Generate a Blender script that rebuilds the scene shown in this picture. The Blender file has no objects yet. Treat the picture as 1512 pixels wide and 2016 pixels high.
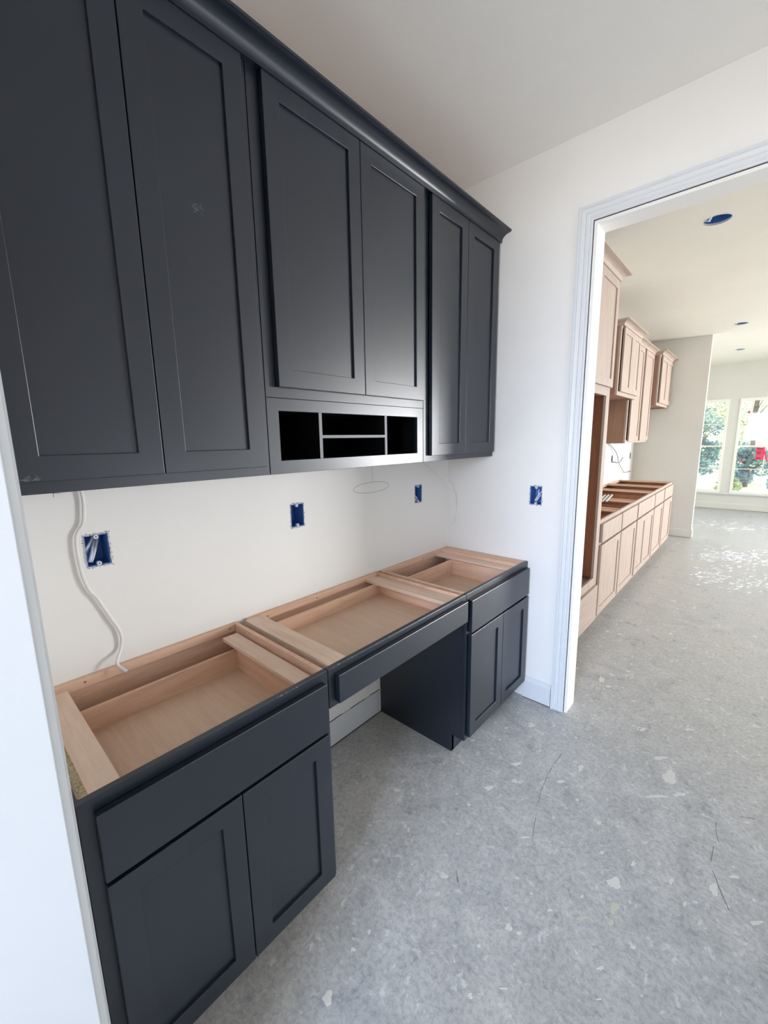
import bpy, bmesh, math, random
from mathutils import Vector, Matrix

C = bpy.context.scene
COL = C.collection
random.seed(7)

# ------------------------------------------------------------------ camera
cam_d = bpy.data.cameras.new('camera')
cam = bpy.data.objects.new('camera', cam_d)
COL.objects.link(cam)
rt = Vector((0.74318894, 0.66885776, -0.01730587))
dn = Vector((0.10214361, -0.13898098, -0.98501318))
fw = Vector((-0.6612389, 0.73028322, -0.17160867))
M = Matrix.Identity(4)
for i in range(3):
    M[i][0] = rt[i]; M[i][1] = -dn[i]; M[i][2] = -fw[i]
M.translation = Vector((1.52875, -0.07666, 1.59903))
cam.matrix_world = M
cam_d.sensor_width = 36.0
cam_d.sensor_fit = 'AUTO'
cam_d.lens = 812.86 / 2016.0 * 36.0
cam_d.clip_start = 0.02
cam_d.clip_end = 200
C.camera = cam

# ------------------------------------------------------------------ view
C.view_settings.view_transform = 'Standard'
C.view_settings.look = 'None'
C.view_settings.gamma = 1.0
C.view_settings.use_curve_mapping = False
C.view_settings.exposure = 0.0
C.cycles.use_denoising = True
C.cycles.max_bounces = 10
C.cycles.diffuse_bounces = 6
C.cycles.glossy_bounces = 4
C.cycles.sample_clamp_indirect = 6.0

# ------------------------------------------------------------------ world: pale hazy daylight sky
w = bpy.data.worlds.new('world'); C.world = w; w.use_nodes = True
nt = w.node_tree; nt.nodes.clear()
wo = nt.nodes.new('ShaderNodeOutputWorld'); bg = nt.nodes.new('ShaderNodeBackground')
tc = nt.nodes.new('ShaderNodeTexCoord'); sp = nt.nodes.new('ShaderNodeSeparateXYZ')
cr = nt.nodes.new('ShaderNodeValToRGB')
cr.color_ramp.elements[0].position = 0.0; cr.color_ramp.elements[0].color = (1.0, 1.0, 0.98, 1)
cr.color_ramp.elements[1].position = 0.7; cr.color_ramp.elements[1].color = (0.62, 0.78, 1.0, 1)
nt.links.new(tc.outputs['Generated'], sp.inputs[0]); nt.links.new(sp.outputs['Z'], cr.inputs[0])
nt.links.new(cr.outputs[0], bg.inputs[0]); bg.inputs[1].default_value = 2.0
nt.links.new(bg.outputs[0], wo.inputs[0])

def area(name, loc, target, sx, sy, power, color, spread=180):
    d = bpy.data.lights.new(name, 'AREA'); d.shape = 'RECTANGLE'; d.size = sx; d.size_y = sy
    d.energy = power; d.color = color; d.spread = math.radians(spread)
    o = bpy.data.objects.new(name, d); COL.objects.link(o); o.location = loc
    o.rotation_euler = (Vector(target) - Vector(loc)).to_track_quat('-Z', 'Y').to_euler()
    return o
# daylight arriving through the big windows on the right side of the kitchen and living room
area('daylight_kitchen_window', (6.9, 5.2, 1.45), (0, 5.2, 1.3), 3.6, 2.2, 12, (0.96, 0.98, 1.0))
area('daylight_living_window', (6.9, 9.4, 1.4), (0, 4.5, 1.2), 2.5, 2.1, 400, (0.97, 0.98, 1.0), 125)
# cool daylight from the high window of the room behind the camera
area('daylight_back_door', (1.7, -2.8, 1.9), (0.95, 2.2, 0.05), 1.2, 1.3, 20, (0.40, 0.62, 1.0), 62)
area('fill_behind_camera', (1.6, -2.8, 1.9), (1.1, 2.2, 2.7), 1.4, 1.2, 66, (1.0, 0.97, 0.94), 130)  # neutral fill added behind the camera to lift the hall
area('daylight_side_window', (4.3, -1.2, 1.7), (0.3, 0.6, 1.2), 1.4, 1.6, 1.5, (0.6, 0.78, 1.0), 180)
# fill lamp added on the unseen side of the hall, tilted up
area('fill_hall_side', (2.57, 1.47, 1.30), (0, 1.47, 3.4), 1.4, 1.6, 17, (0.84, 0.92, 1.0), 170)

sun = bpy.data.lights.new('sun', 'SUN'); sun.energy = 1.6; sun.angle = math.radians(3); sun.color = (1, .95, .82)
so = bpy.data.objects.new('sun', sun); COL.objects.link(so); so.rotation_euler = (math.radians(38), 0, math.radians(-20))

# ------------------------------------------------------------------ materials
def srgb(r, g, b):
    f = lambda c: (c/255/12.92) if c/255 <= 0.04045 else ((c/255+0.055)/1.055)**2.4
    return (f(r), f(g), f(b), 1)

def new_mat(name, base=(0.8, 0.8, 0.8, 1), rough=0.5, metal=0.0, spec=0.5):
    m = bpy.data.materials.new(name); m.use_nodes = True
    b = m.node_tree.nodes['Principled BSDF']
    b.inputs['Base Color'].default_value = base
    b.inputs['Roughness'].default_value = rough
    b.inputs['Metallic'].default_value = metal
    b.inputs['Specular IOR Level'].default_value = spec
    return m, m.node_tree, b

def noise(nt, scale, detail=3, rough=0.5, vec=None, dist=0.0):
    n = nt.nodes.new('ShaderNodeTexNoise'); n.inputs['Scale'].default_value = scale
    n.inputs['Detail'].default_value = detail; n.inputs['Roughness'].default_value = rough
    n.inputs['Distortion'].default_value = dist
    if vec is not None: nt.links.new(vec, n.inputs['Vector'])
    return n

def mapping(nt, scale=(1, 1, 1), rot=(0, 0, 0)):
    t = nt.nodes.new('ShaderNodeTexCoord'); mp = nt.nodes.new('ShaderNodeMapping')
    mp.inputs['Scale'].default_value = scale; mp.inputs['Rotation'].default_value = rot
    nt.links.new(t.outputs['Object'], mp.inputs['Vector'])
    return mp.outputs['Vector']

def ramp(nt, fac, stops):
    r = nt.nodes.new('ShaderNodeValToRGB'); e = r.color_ramp.elements
    e[0].position, e[0].color = stops[0]; e[1].position, e[1].color = stops[1]
    for p, c in stops[2:]:
        k = e.new(p); k.color = c
    nt.links.new(fac, r.inputs[0]); return r

def bump(nt, b, h, strength, dist):
    n = nt.nodes.new('ShaderNodeBump'); n.inputs['Strength'].default_value = strength
    n.inputs['Distance'].default_value = dist
    nt.links.new(h, n.inputs['Height']); nt.links.new(n.outputs[0], b.inputs['Normal'])

def paint(name, col, rough=0.75, orange=0.12):
    m, nt, b = new_mat(name, col, rough, spec=0.35)
    v = mapping(nt)
    n1 = noise(nt, 1.4, 4, 0.55, v)
    c2 = tuple(c*0.965 for c in col[:3]) + (1,)
    r = ramp(nt, n1.outputs[0], [(0.35, c2), (0.65, col)])
    nt.links.new(r.outputs[0], b.inputs['Base Color'])
    n2 = noise(nt, 260, 3, 0.6, v)
    bump(nt, b, n2.outputs[0], orange, 0.002)
    return m
M_WALL = paint('wall_paint', srgb(234, 232, 229))
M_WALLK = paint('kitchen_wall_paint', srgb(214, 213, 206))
M_CEIL = paint('ceiling_paint', srgb(242, 239, 234), 0.85, 0.35)
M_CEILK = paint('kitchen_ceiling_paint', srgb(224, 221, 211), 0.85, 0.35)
M_TRIM = paint('trim_enamel', srgb(214, 217, 220), 0.38, 0.03)
M_GYP = paint('torn_drywall', srgb(200, 194, 190), 0.95, 0.5)
M_GAPDIRT, _, _ = new_mat('gap_dirt', srgb(88, 78, 72), 0.9)  # brown-grey dirt for floor gaps, cracks and chipped plaster

def black_paint():
    m, nt, b = new_mat('black_cabinet_paint', srgb(22, 30, 42), 0.33, spec=0.8)
    v = mapping(nt, (1, 1, 1))
    n1 = noise(nt, 1.6, 3, 0.5, v, 0.2)
    r = ramp(nt, n1.outputs[0], [(0.3, srgb(15, 24, 37)), (0.7, srgb(20, 29, 42))])
    nt.links.new(r.outputs[0], b.inputs['Base Color'])
    r2 = ramp(nt, n1.outputs[0], [(0.3, (0.32,)*3+(1,)), (0.7, (0.36,)*3+(1,))])
    nt.links.new(r2.outputs[0], b.inputs['Roughness'])
    return m
M_BLK = black_paint()
M_INK, _, _ = new_mat('black_cavity_lining', srgb(14, 14, 16), 0.8, spec=0.1)
M_EDGE = new_mat('worn_edge_grey', srgb(118, 120, 124), 0.5)[0]

def wood(name, c1, c2, c3, axis='y', rough=0.55, fine=9.0):
    m, nt, b = new_mat(name, c1, rough, spec=0.3)
    st = {'x': (1.2, 14, 14), 'y': (14, 1.2, 14), 'z': (14, 14, 1.2)}[axis]
    v = mapping(nt, st)
    n1 = noise(nt, 1.6, 6, 0.62, v, 1.2)
    r = ramp(nt, n1.outputs[0], [(0.3, c2), (0.5, c1), (0.72, c3)])
    st2 = tuple(s*5 for s in st)
    n2 = noise(nt, 2.0, 4, 0.7, mapping(nt, st2))
    mx = nt.nodes.new('ShaderNodeMixRGB'); mx.blend_type = 'MULTIPLY'; mx.inputs[0].default_value = 0.35
    r2 = ramp(nt, n2.outputs[0], [(0.35, (0.84, 0.81, 0.79, 1)), (0.6, (1, 1, 1, 1))])
    nt.links.new(r.outputs[0], mx.inputs[1]); nt.links.new(r2.outputs[0], mx.inputs[2])
    nt.links.new(mx.outputs[0], b.inputs['Base Color'])
    bump(nt, b, n2.outputs[0], 0.08, 0.001)
    return m
BI = (srgb(226, 188, 162), srgb(214, 172, 145), srgb(234, 200, 176))
M_BIRX = wood('raw_birch_grain_x', *BI, axis='x')
M_BIRY = wood('raw_birch_grain_y', *BI, axis='y')
M_BIRZ = wood('raw_birch_grain_z', *BI, axis='z')
M_PALE = wood('pale_plywood_strip', srgb(232, 204, 182), srgb(222, 190, 166), srgb(238, 212, 192), axis='x')
M_PLYEDGE = wood('plywood_edge', srgb(198, 164, 136), srgb(170, 136, 108), srgb(216, 186, 160), axis='x')
M_HARD = wood('hardboard_drawer_bottom', srgb(220, 190, 166), srgb(212, 182, 158), srgb(226, 196, 172), axis='x', fine=3)
MP = (srgb(174, 156, 144), srgb(164, 145, 132), srgb(183, 167, 155))
M_MAPZ = wood('light_maple_grain_z', *MP, axis='z', rough=0.5)
M_MAPY = wood('light_maple_grain_y', *MP, axis='y', rough=0.5)
M_MAPS = wood('shaded_maple_side', srgb(150, 116, 97), srgb(140, 106, 87), srgb(160, 127, 108), axis='z', rough=0.55)  # same maple, shade of the sides and undersides put into the colour
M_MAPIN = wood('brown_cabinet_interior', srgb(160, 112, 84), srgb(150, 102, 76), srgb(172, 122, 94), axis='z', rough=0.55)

def particle():
    m, nt, b = new_mat('particle_board_edge', srgb(176, 160, 128), 0.9)
    n1 = noise(nt, 240, 3, 0.7, mapping(nt))
    r = ramp(nt, n1.outputs[0], [(0.35, srgb(130, 112, 84)), (0.6, srgb(196, 182, 150))])
    nt.links.new(r.outputs[0], b.inputs['Base Color']); bump(nt, b, n1.outputs[0], 0.5, 0.002)
    return m
M_PART = particle()

def concrete():
    m, nt, b = new_mat('dusty_concrete', srgb(150, 152, 152), 0.6, spec=0.4)
    v = mapping(nt)
    big = noise(nt, 0.9, 5, 0.6, v, 0.4)
    mid = noise(nt, 7, 8, 0.68, v, 0.8)
    fin = noise(nt, 60, 8, 0.8, v, 0.3)
    vs = mapping(nt, (3.5, 16, 1), (0, 0, math.radians(38)))
    stx = noise(nt, 5.0, 6, 0.7, vs, 0.5)
    def mixc(a, bb, fac, mode='MIX'):
        x = nt.nodes.new('ShaderNodeMixRGB'); x.blend_type = mode
        for i, s in ((1, a), (2, bb)):
            if isinstance(s, tuple): x.inputs[i].default_value = s
            else: nt.links.new(s, x.inputs[i])
        if isinstance(fac, float): x.inputs[0].default_value = fac
        else: nt.links.new(fac, x.inputs[0])
        return x.outputs[0]
    base = ramp(nt, mid.outputs[0], [(0.28, srgb(162, 164, 164)), (0.52, srgb(182, 183, 182)), (0.74, srgb(200, 200, 197))])
    c = mixc(base.outputs[0], srgb(188, 187, 182), ramp(nt, big.outputs[0], [(0.45, (0, 0, 0, 1)), (0.75, (0.75, 0.75, 0.75, 1))]).outputs[0])
    f1 = ramp(nt, fin.outputs[0], [(0.40, (0.66, 0.66, 0.66, 1)), (0.55, (1, 1, 1, 1))])
    c = mixc(c, f1.outputs[0], 0.8, 'MULTIPLY')
    sp2 = noise(nt, 24, 6, 0.75, v, 0.6)
    c = mixc(c, srgb(214, 215, 212), ramp(nt, sp2.outputs[0], [(0.57, (0, 0, 0, 1)), (0.66, (0.7, 0.7, 0.7, 1))]).outputs[0])
    sp3 = noise(nt, 17, 7, 0.8, mapping(nt, (1.3, 0.8, 1), (0, 0, 0.7)), 1.2)
    c = mixc(c, srgb(128, 131, 132), ramp(nt, sp3.outputs[0], [(0.33, (0.6, 0.6, 0.6, 1)), (0.42, (0, 0, 0, 1))]).outputs[0])
    f2 = ramp(nt, stx.outputs[0], [(0.60, (0, 0, 0, 1)), (0.72, (0.5, 0.5, 0.5, 1))])
    c = mixc(c, srgb(205, 206, 204), f2.outputs[0])
    f3 = ramp(nt, stx.outputs[0], [(0.28, (0.55, 0.55, 0.55, 1)), (0.36, (0, 0, 0, 1))])
    c = mixc(c, srgb(116, 117, 116), f3.outputs[0])
    # little round drips of joint compound
    vor = nt.nodes.new('ShaderNodeTexVoronoi'); vor.inputs['Scale'].default_value = 9; vor.inputs['Randomness'].default_value = 1
    wv = nt.nodes.new('ShaderNodeMixRGB'); wv.blend_type = 'ADD'; wv.inputs[0].default_value = 0.05
    nt.links.new(v, wv.inputs[1]); nt.links.new(noise(nt, 30, 2, 0.5, v).outputs['Color'], wv.inputs[2])
    nt.links.new(wv.outputs[0], vor.inputs['Vector'])
    dr = ramp(nt, vor.outputs['Distance'], [(0.05, (0.8, 0.8, 0.8, 1)), (0.085, (0, 0, 0, 1))])
    c = mixc(c, srgb(212, 211, 205), dr.outputs[0])
    nt.links.new(c, b.inputs['Base Color'])
    rr = ramp(nt, mid.outputs[0], [(0.35, (0.26,)*3+(1,)), (0.65, (0.50,)*3+(1,))])
    nt.links.new(rr.outputs[0], b.inputs['Roughness'])
    bump(nt, b, fin.outputs[0], 0.25, 0.003)
    return m
M_CONC = concrete()
M_MUD = paint('dried_joint_compound', srgb(208, 207, 200), 0.9, 0.4)
M_GLARE = new_mat('glossy_window_glare', srgb(204, 208, 216), 0.14, spec=0.8)[0]  # pale tint carries the window glare on the floor
M_MUDY = paint('dried_yellowish_compound', srgb(190, 192, 174), 0.9, 0.4)
M_SCUFF, _, _ = new_mat('dark_scuff', srgb(122, 123, 123), 0.8)
M_BLUE = new_mat('blue_plastic', srgb(62, 112, 178), 0.45)[0]
M_CABLE = new_mat('grey_cable_jacket', srgb(196, 202, 214), 0.5)[0]
M_WIRE = new_mat('white_cable_jacket', srgb(222, 220, 218), 0.5)[0]
M_TAB = new_mat('plaster_smeared_tab', srgb(205, 212, 225), 0.6)[0]
M_SCREW = new_mat('steel_screw', srgb(190, 184, 160), 0.3, 0.9)[0]
M_PENCIL = new_mat('pencil_line', srgb(128, 126, 124), 0.9)[0]
M_VINYL = paint('white_vinyl', srgb(236, 236, 228), 0.4, 0.02)
M_RED = new_mat('red_paper', srgb(226, 84, 112), 0.8)[0]
M_PINK = new_mat('pink_ribbon', srgb(232, 120, 170), 0.7)[0]
M_PRINT = new_mat('dark_print', srgb(120, 30, 50), 0.8)[0]

def glass():
    m = bpy.data.materials.new('window_glass'); m.use_nodes = True; nt = m.node_tree; nt.nodes.clear()
    o = nt.nodes.new('ShaderNodeOutputMaterial'); t = nt.nodes.new('ShaderNodeBsdfTransparent')
    g = nt.nodes.new('ShaderNodeBsdfGlossy'); g.inputs['Roughness'].default_value = 0.02
    mx = nt.nodes.new('ShaderNodeMixShader'); mx.inputs[0].default_value = 0.06
    nt.links.new(t.outputs[0], mx.inputs[1]); nt.links.new(g.outputs[0], mx.inputs[2]); nt.links.new(mx.outputs[0], o.inputs[0])
    return m
M_GLASS = glass()

def leafmat(name, cs):
    m, nt, b = new_mat(name, cs[0], 0.6)
    n1 = noise(nt, 2.5, 4, 0.7, mapping(nt))
    r = ramp(nt, n1.outputs[0], [(0.35, cs[0]), (0.5, cs[1]), (0.65, cs[2])])
    nt.links.new(r.outputs[0], b.inputs['Base Color'])
    tr = nt.nodes.new('ShaderNodeBsdfTranslucent'); mx = nt.nodes.new('ShaderNodeMixShader'); mx.inputs[0].default_value = 0.35
    nt.links.new(r.outputs[0], tr.inputs[0])
    nt.links.new(b.outputs[0], mx.inputs[1]); nt.links.new(tr.outputs[0], mx.inputs[2])
    nt.links.new(mx.outputs[0], nt.nodes['Material Output'].inputs[0])
    return m
M_LEAFA = leafmat('pale_green_leaves', (srgb(150, 185, 140), srgb(205, 215, 160), srgb(232, 228, 170)))
M_LEAFB = leafmat('blue_green_leaves', (srgb(120, 150, 165), srgb(155, 188, 188), srgb(200, 222, 200)))
M_BARK = new_mat('bark', srgb(120, 104, 92), 0.9)[0]
M_GRASS = leafmat('dry_sunlit_ground', (srgb(226, 216, 176), srgb(236, 230, 206), srgb(206, 214, 170)))

# ------------------------------------------------------------------ mesh helpers
class MB:
    def __init__(s): s.v = []; s.f = []
    def quad(s, a, b, c, d):
        n = len(s.v); s.v += [tuple(a), tuple(b), tuple(c), tuple(d)]; s.f.append((n, n+1, n+2, n+3)); return s
    def box(s, x0, x1, y0, y1, z0, z1):
        n = len(s.v)
        s.v += [(x, y, z) for x in (x0, x1) for y in (y0, y1) for z in (z0, z1)]
        for f in ((0, 1, 3, 2), (4, 6, 7, 5), (0, 4, 5, 1), (2, 3, 7, 6), (0, 2, 6, 4), (1, 5, 7, 3)):
            s.f.append(tuple(n+i for i in f))
        return s
    def prism(s, pts, axis, a0, a1):
        # pts in the two remaining axes (cyclic order), extruded along axis
        def P(p, a):
            return {'x': (a, p[0], p[1]), 'y': (p[0], a, p[1]), 'z': (p[0], p[1], a)}[axis]
        n = len(s.v); k = len(pts)
        s.v += [P(p, a0) for p in pts] + [P(p, a1) for p in pts]
        s.f.append(tuple(range(n, n+k))); s.f.append(tuple(range(n+2*k-1, n+k-1, -1)))
        for i in range(k):
            j = (i+1) % k; s.f.append((n+i, n+j, n+k+j, n+k+i))
        return s
    def slab(s, axis, a0, a1, us, vs, holes):
        """board a0..a1 thick along axis; rectangle us x vs with rectangular holes (u0,u1,v0,v1)"""
        U = sorted(set([us[0], us[1]] + [h[i] for h in holes for i in (0, 1)]))
        V = sorted(set([vs[0], vs[1]] + [h[i] for h in holes for i in (2, 3)]))
        U = [u for u in U if us[0] <= u <= us[1]]; V = [v for v in V if vs[0] <= v <= vs[1]]
        def solid(i, j):
            if i < 0 or j < 0 or i >= len(U)-1 or j >= len(V)-1: return False
            uc = (U[i]+U[i+1])/2; vc = (V[j]+V[j+1])/2
            return not any(h[0] < uc < h[1] and h[2] < vc < h[3] for h in holes)
        idx = {}
        def P(i, j, a):
            k = (i, j, a)
            if k not in idx:
                A = a0 if a == 0 else a1; u, v = U[i], V[j]
                idx[k] = len(s.v)
                s.v.append({'x': (A, u, v), 'y': (u, A, v), 'z': (u, v, A)}[axis])
            return idx[k]
        for i in range(len(U)-1):
            for j in range(len(V)-1):
                if not solid(i, j): continue
                s.f.append((P(i, j, 0), P(i, j+1, 0), P(i+1, j+1, 0), P(i+1, j, 0)))
                s.f.append((P(i, j, 1), P(i+1, j, 1), P(i+1, j+1, 1), P(i, j+1, 1)))
                if not solid(i-1, j): s.f.append((P(i, j, 0), P(i, j, 1), P(i, j+1, 1), P(i, j+1, 0)))
                if not solid(i+1, j): s.f.append((P(i+1, j, 0), P(i+1, j+1, 0), P(i+1, j+1, 1), P(i+1, j, 1)))
                if not solid(i, j-1): s.f.append((P(i, j, 0), P(i+1, j, 0), P(i+1, j, 1), P(i, j, 1)))
                if not solid(i, j+1): s.f.append((P(i, j+1, 0), P(i, j+1, 1), P(i+1, j+1, 1), P(i+1, j+1, 0)))
        return s
    def tube(s, pts, r, n=8, flat=1.0, up=(1, 0, 0)):
        pts = [Vector(p) for p in pts]; base = len(s.v); upv = Vector(up)
        for i, p in enumerate(pts):
            t = (pts[min(i+1, len(pts)-1)] - pts[max(i-1, 0)]).normalized()
            a = t.cross(upv)
            if a.length < 1e-4: a = t.cross(Vector((0, 1, 0)))
            a.normalize(); b = a.cross(t).normalized()
            for k in range(n):
                th = 2*math.pi*k/n
                q = p + a*math.cos(th)*r + b*math.sin(th)*r*flat
                s.v.append(tuple(q))
        for i in range(len(pts)-1):
            for k in range(n):
                k2 = (k+1) % n
                s.f.append((base+i*n+k, base+i*n+k2, base+(i+1)*n+k2, base+(i+1)*n+k))
        s.f.append(tuple(base+k for k in range(n-1, -1, -1)))
        e = base+(len(pts)-1)*n; s.f.append(tuple(e+k for k in range(n)))
        return s
    def sweep(s, path, normal, profile, side=1):
        """mitred moulding: profile points (a outward in plane, b along normal)"""
        path = [Vector(p) for p in path]; nrm = Vector(normal); k = len(profile); base = len(s.v)
        for i, p in enumerate(path):
            ds = []
            if i > 0: ds.append((path[i]-path[i-1]).normalized())
            if i < len(path)-1: ds.append((path[i+1]-path[i]).normalized())
            outs = [d.cross(nrm)*side for d in ds]
            if len(outs) == 2:
                o = outs[0]+outs[1]; o = o / (1+outs[0].dot(outs[1]))
            else: o = outs[0]
            for a, b in profile: s.v.append(tuple(p + o*a + nrm*b))
        for i in range(len(path)-1):
            for j in range(k):
                j2 = (j+1) % k
                s.f.append((base+i*k+j, base+i*k+j2, base+(i+1)*k+j2, base+(i+1)*k+j))
        s.f.append(tuple(base+j for j in range(k-1, -1, -1)))
        e = base+(len(path)-1)*k; s.f.append(tuple(e+j for j in range(k)))
        return s
    def disc(s, c, normal, r, h, n=12, dome=0.0):
        c = Vector(c); nv = Vector(normal).normalized(); a = nv.orthogonal().normalized(); b = nv.cross(a)
        base = len(s.v)
        for q, rr in ((0, r), (h, r*0.8)):
            for k in range(n):
                th = 2*math.pi*k/n; s.v.append(tuple(c + nv*q + a*math.cos(th)*rr + b*math.sin(th)*rr))
        for k in range(n):
            k2 = (k+1) % n; s.f.append((base+k, base+k2, base+n+k2, base+n+k))
        s.f.append(tuple(base+n+k for k in range(n))); s.f.append(tuple(base+k for k in range(n-1, -1, -1)))
        return s
    def build(s, name, mat, parent=None, bevel=0.0, smooth=False, kind=None, label=None):
        me = bpy.data.meshes.new(name)
        off = world_of(parent)
        me.from_pydata([(v[0]-off[0], v[1]-off[1], v[2]-off[2]) for v in s.v], [], s.f)
        bm = bmesh.new(); bm.from_mesh(me); bmesh.ops.recalc_face_normals(bm, faces=bm.faces); bm.to_mesh(me); bm.free()
        me.materials.append(mat)
        if smooth:
            for p in me.polygons: p.use_smooth = True
        o = bpy.data.objects.new(name, me); COL.objects.link(o)
        if parent is not None: o.parent = parent
        if bevel:
            md = o.modifiers.new('bevel', 'BEVEL'); md.width = bevel; md.segments = 2; md.limit_method = 'ANGLE'
            md.angle_limit = math.radians(50)
        if kind: o['kind'] = kind
        if label: o['label'] = label
        return o

def world_of(o):
    t = Vector((0, 0, 0))
    while o is not None:
        t += o.location; o = o.parent
    return t

def tag(o, label=None, cat=None, group=None, kind=None):
    if label: o['label'] = label
    if cat: o['category'] = cat
    if group: o['group'] = group
    if kind: o['kind'] = kind
    return o

def thing(name, loc, label, cat, group=None):
    o = bpy.data.objects.new(name, None); COL.objects.link(o); o.location = loc; o.empty_display_size = 0.1
    return tag(o, label, cat, group)

def struct(o): o['kind'] = 'structure'; return o

# ------------------------------------------------------------------ room shell
L = 2.249          # end wall of the desk nook
LB = 2.377         # its kitchen side
CH = 3.024         # ceiling height
KY = 7.835         # kitchen end wall
FY = 11.39         # window wall
XR = 7.0
floor = struct(MB().box(-0.3, 7.3, -3.2, 11.7, -0.12, 0).build('floor', M_CONC))

# left wall with electrical cut-outs  (boxes: y0,y1,z0,z1)
BOX_A = (0.222, 0.289, 1.220, 1.322); BOX_B = (0.990, 1.062, 1.217, 1.323); BOX_C = (1.894, 1.962, 1.218, 1.324)
BOX_D = (0.566, 0.635, 1.218, 1.324)
struct(MB().slab('x', -0.115, 0.0, (-0.147, L), (0, CH), [BOX_A, BOX_B, BOX_C]).build('wall_left', M_WALL))
BOX_K1 = (6.44, 6.51, 1.231, 1.333); BOX_K2 = (7.55, 7.62, 1.231, 1.333)
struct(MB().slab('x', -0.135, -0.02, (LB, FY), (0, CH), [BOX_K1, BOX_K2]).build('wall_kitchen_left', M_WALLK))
OPX1 = 2.25
struct(MB().slab('y', L, LB, (-0.135, 3.4), (0, CH), [(0.840, OPX1, 0, 2.606), BOX_D]).build('wall_end', M_WALL))
struct(MB().slab('y', -0.147, -0.017, (-0.135, 4.6), (0, CH), [(0.838, 2.38, 0, 2.60)]).build('wall_near', M_WALL))
struct(MB().box(2.60, 2.72, -0.017, L, 0, CH).build('wall_right', M_WALL))
struct(MB().box(-0.135, 0.855, KY, KY+0.115, 0, CH).build('wall_kitchen_end', M_WALLK))
WINS = [(0.02, 0.945), (1.148, 2.073), (2.276, 3.201), (3.404, 4.329), (4.532, 5.457)]
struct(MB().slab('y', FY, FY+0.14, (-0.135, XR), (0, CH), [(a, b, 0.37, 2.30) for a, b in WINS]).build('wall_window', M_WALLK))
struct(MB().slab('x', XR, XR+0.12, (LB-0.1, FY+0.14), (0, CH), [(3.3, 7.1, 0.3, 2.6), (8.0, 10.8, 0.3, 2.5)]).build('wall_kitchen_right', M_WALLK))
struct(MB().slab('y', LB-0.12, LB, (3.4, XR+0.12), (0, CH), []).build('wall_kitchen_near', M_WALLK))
struct(MB().slab('y', -3.0, -2.88, (-0.135, 4.6), (0, CH), [(1.0, 2.3, 1.1, 2.6)]).build('wall_back', M_WALL))
struct(MB().slab('x', 4.5, 4.62, (-3.0, -0.017), (0, CH), [(-2.2, -0.4, 0.8, 2.6)]).build('wall_back_right', M_WALL))
struct(MB().box(-0.135, -0.015, -3.0, -0.147, 0, CH).build('wall_back_left', M_WALL))

def ceiling(name, x0, x1, y0, y1, cans, mat):
    mb = MB(); r = 0.082; q = 0.12
    mb.slab('z', CH, CH+0.1, (x0, x1), (y0, y1), [(c[0]-q, c[0]+q, c[1]-q, c[1]+q) for c in cans])
    for cx, cy in cans:
        n = 32; b = len(mb.v)
        for k in range(n):
            th = 2*math.pi*k/n; cs, sn = math.cos(th), math.sin(th)
            m_ = max(abs(cs), abs(sn))
            mb.v.append((cx+cs*r, cy+sn*r, CH)); mb.v.append((cx+q*cs/m_, cy+q*sn/m_, CH)); mb.v.append((cx+cs*r, cy+sn*r, CH+0.013))
        for k in range(n):
            k2 = (k+1) % n
            mb.f.append((b+3*k, b+3*k2, b+3*k2+1, b+3*k+1)); mb.f.append((b+3*k, b+3*k+2, b+3*k2+2, b+3*k2))
    return struct(mb.build(name, mat))
CANS = [(1.158, 3.737), (1.172, 7.365), (1.09, 9.57)]
ceiling('ceiling', -0.135, 4.6, -3.0, LB-0.002, [], M_CEIL)
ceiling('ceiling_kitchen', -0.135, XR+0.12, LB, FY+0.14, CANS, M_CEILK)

for i, (cx, cy) in enumerate(CANS):
    lab = ['blue ceiling fixture box in the kitchen ceiling just past the doorway, the largest of three',
           'small ceiling fixture hole over the far end of the kitchen cabinets',
           'smallest ceiling fixture hole, nearest the windows'][i]
    t = thing('ceiling_fixture_box', (cx, cy, CH+0.013), lab, 'electrical box', 'ceiling fixture boxes')
    mb = MB(); n = 28; b = 0
    prof = [(0.0815, 0.0), (0.0815, 0.055), (0.0, 0.055)]
    for (r, h) in prof:
        for k in range(n):
            th = 2*math.pi*k/n; mb.v.append((cx+math.cos(th)*r, cy+math.sin(th)*r, CH+0.013+h))
    for j in range(2):
        for k in range(n):
            k2 = (k+1) % n; mb.f.append((j*n+k, j*n+k2, (j+1)*n+k2, (j+1)*n+k))
    mb.build('body', M_BLUE, t)
    rim = MB()
    for k in range(n):
        th = 2*math.pi*k/n; th2 = 2*math.pi*(k+1)/n; jr = 0.084+0.003*math.sin(5*th)
        for (ra, rb) in ((0.0775, jr),):
            rim.quad((cx+math.cos(th)*ra, cy+math.sin(th)*ra, CH-0.0015), (cx+math.cos(th2)*ra, cy+math.sin(th2)*ra, CH-0.0015),
                     (cx+math.cos(th2)*(0.084+0.003*math.sin(5*th2)), cy+math.sin(th2)*(0.084+0.003*math.sin(5*th2)), CH-0.0008), (cx+math.cos(th)*jr, cy+math.sin(th)*jr, CH-0.0008))
    rim.build('rim', M_TAB, t)
    MB().tube([(cx-0.078, cy-0.01, CH+0.012), (cx-0.045, cy-0.012, CH+0.004), (cx-0.02, cy-0.05, CH+0.03)], 0.008, 6).build('screw_tab', M_TAB, t)

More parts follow.
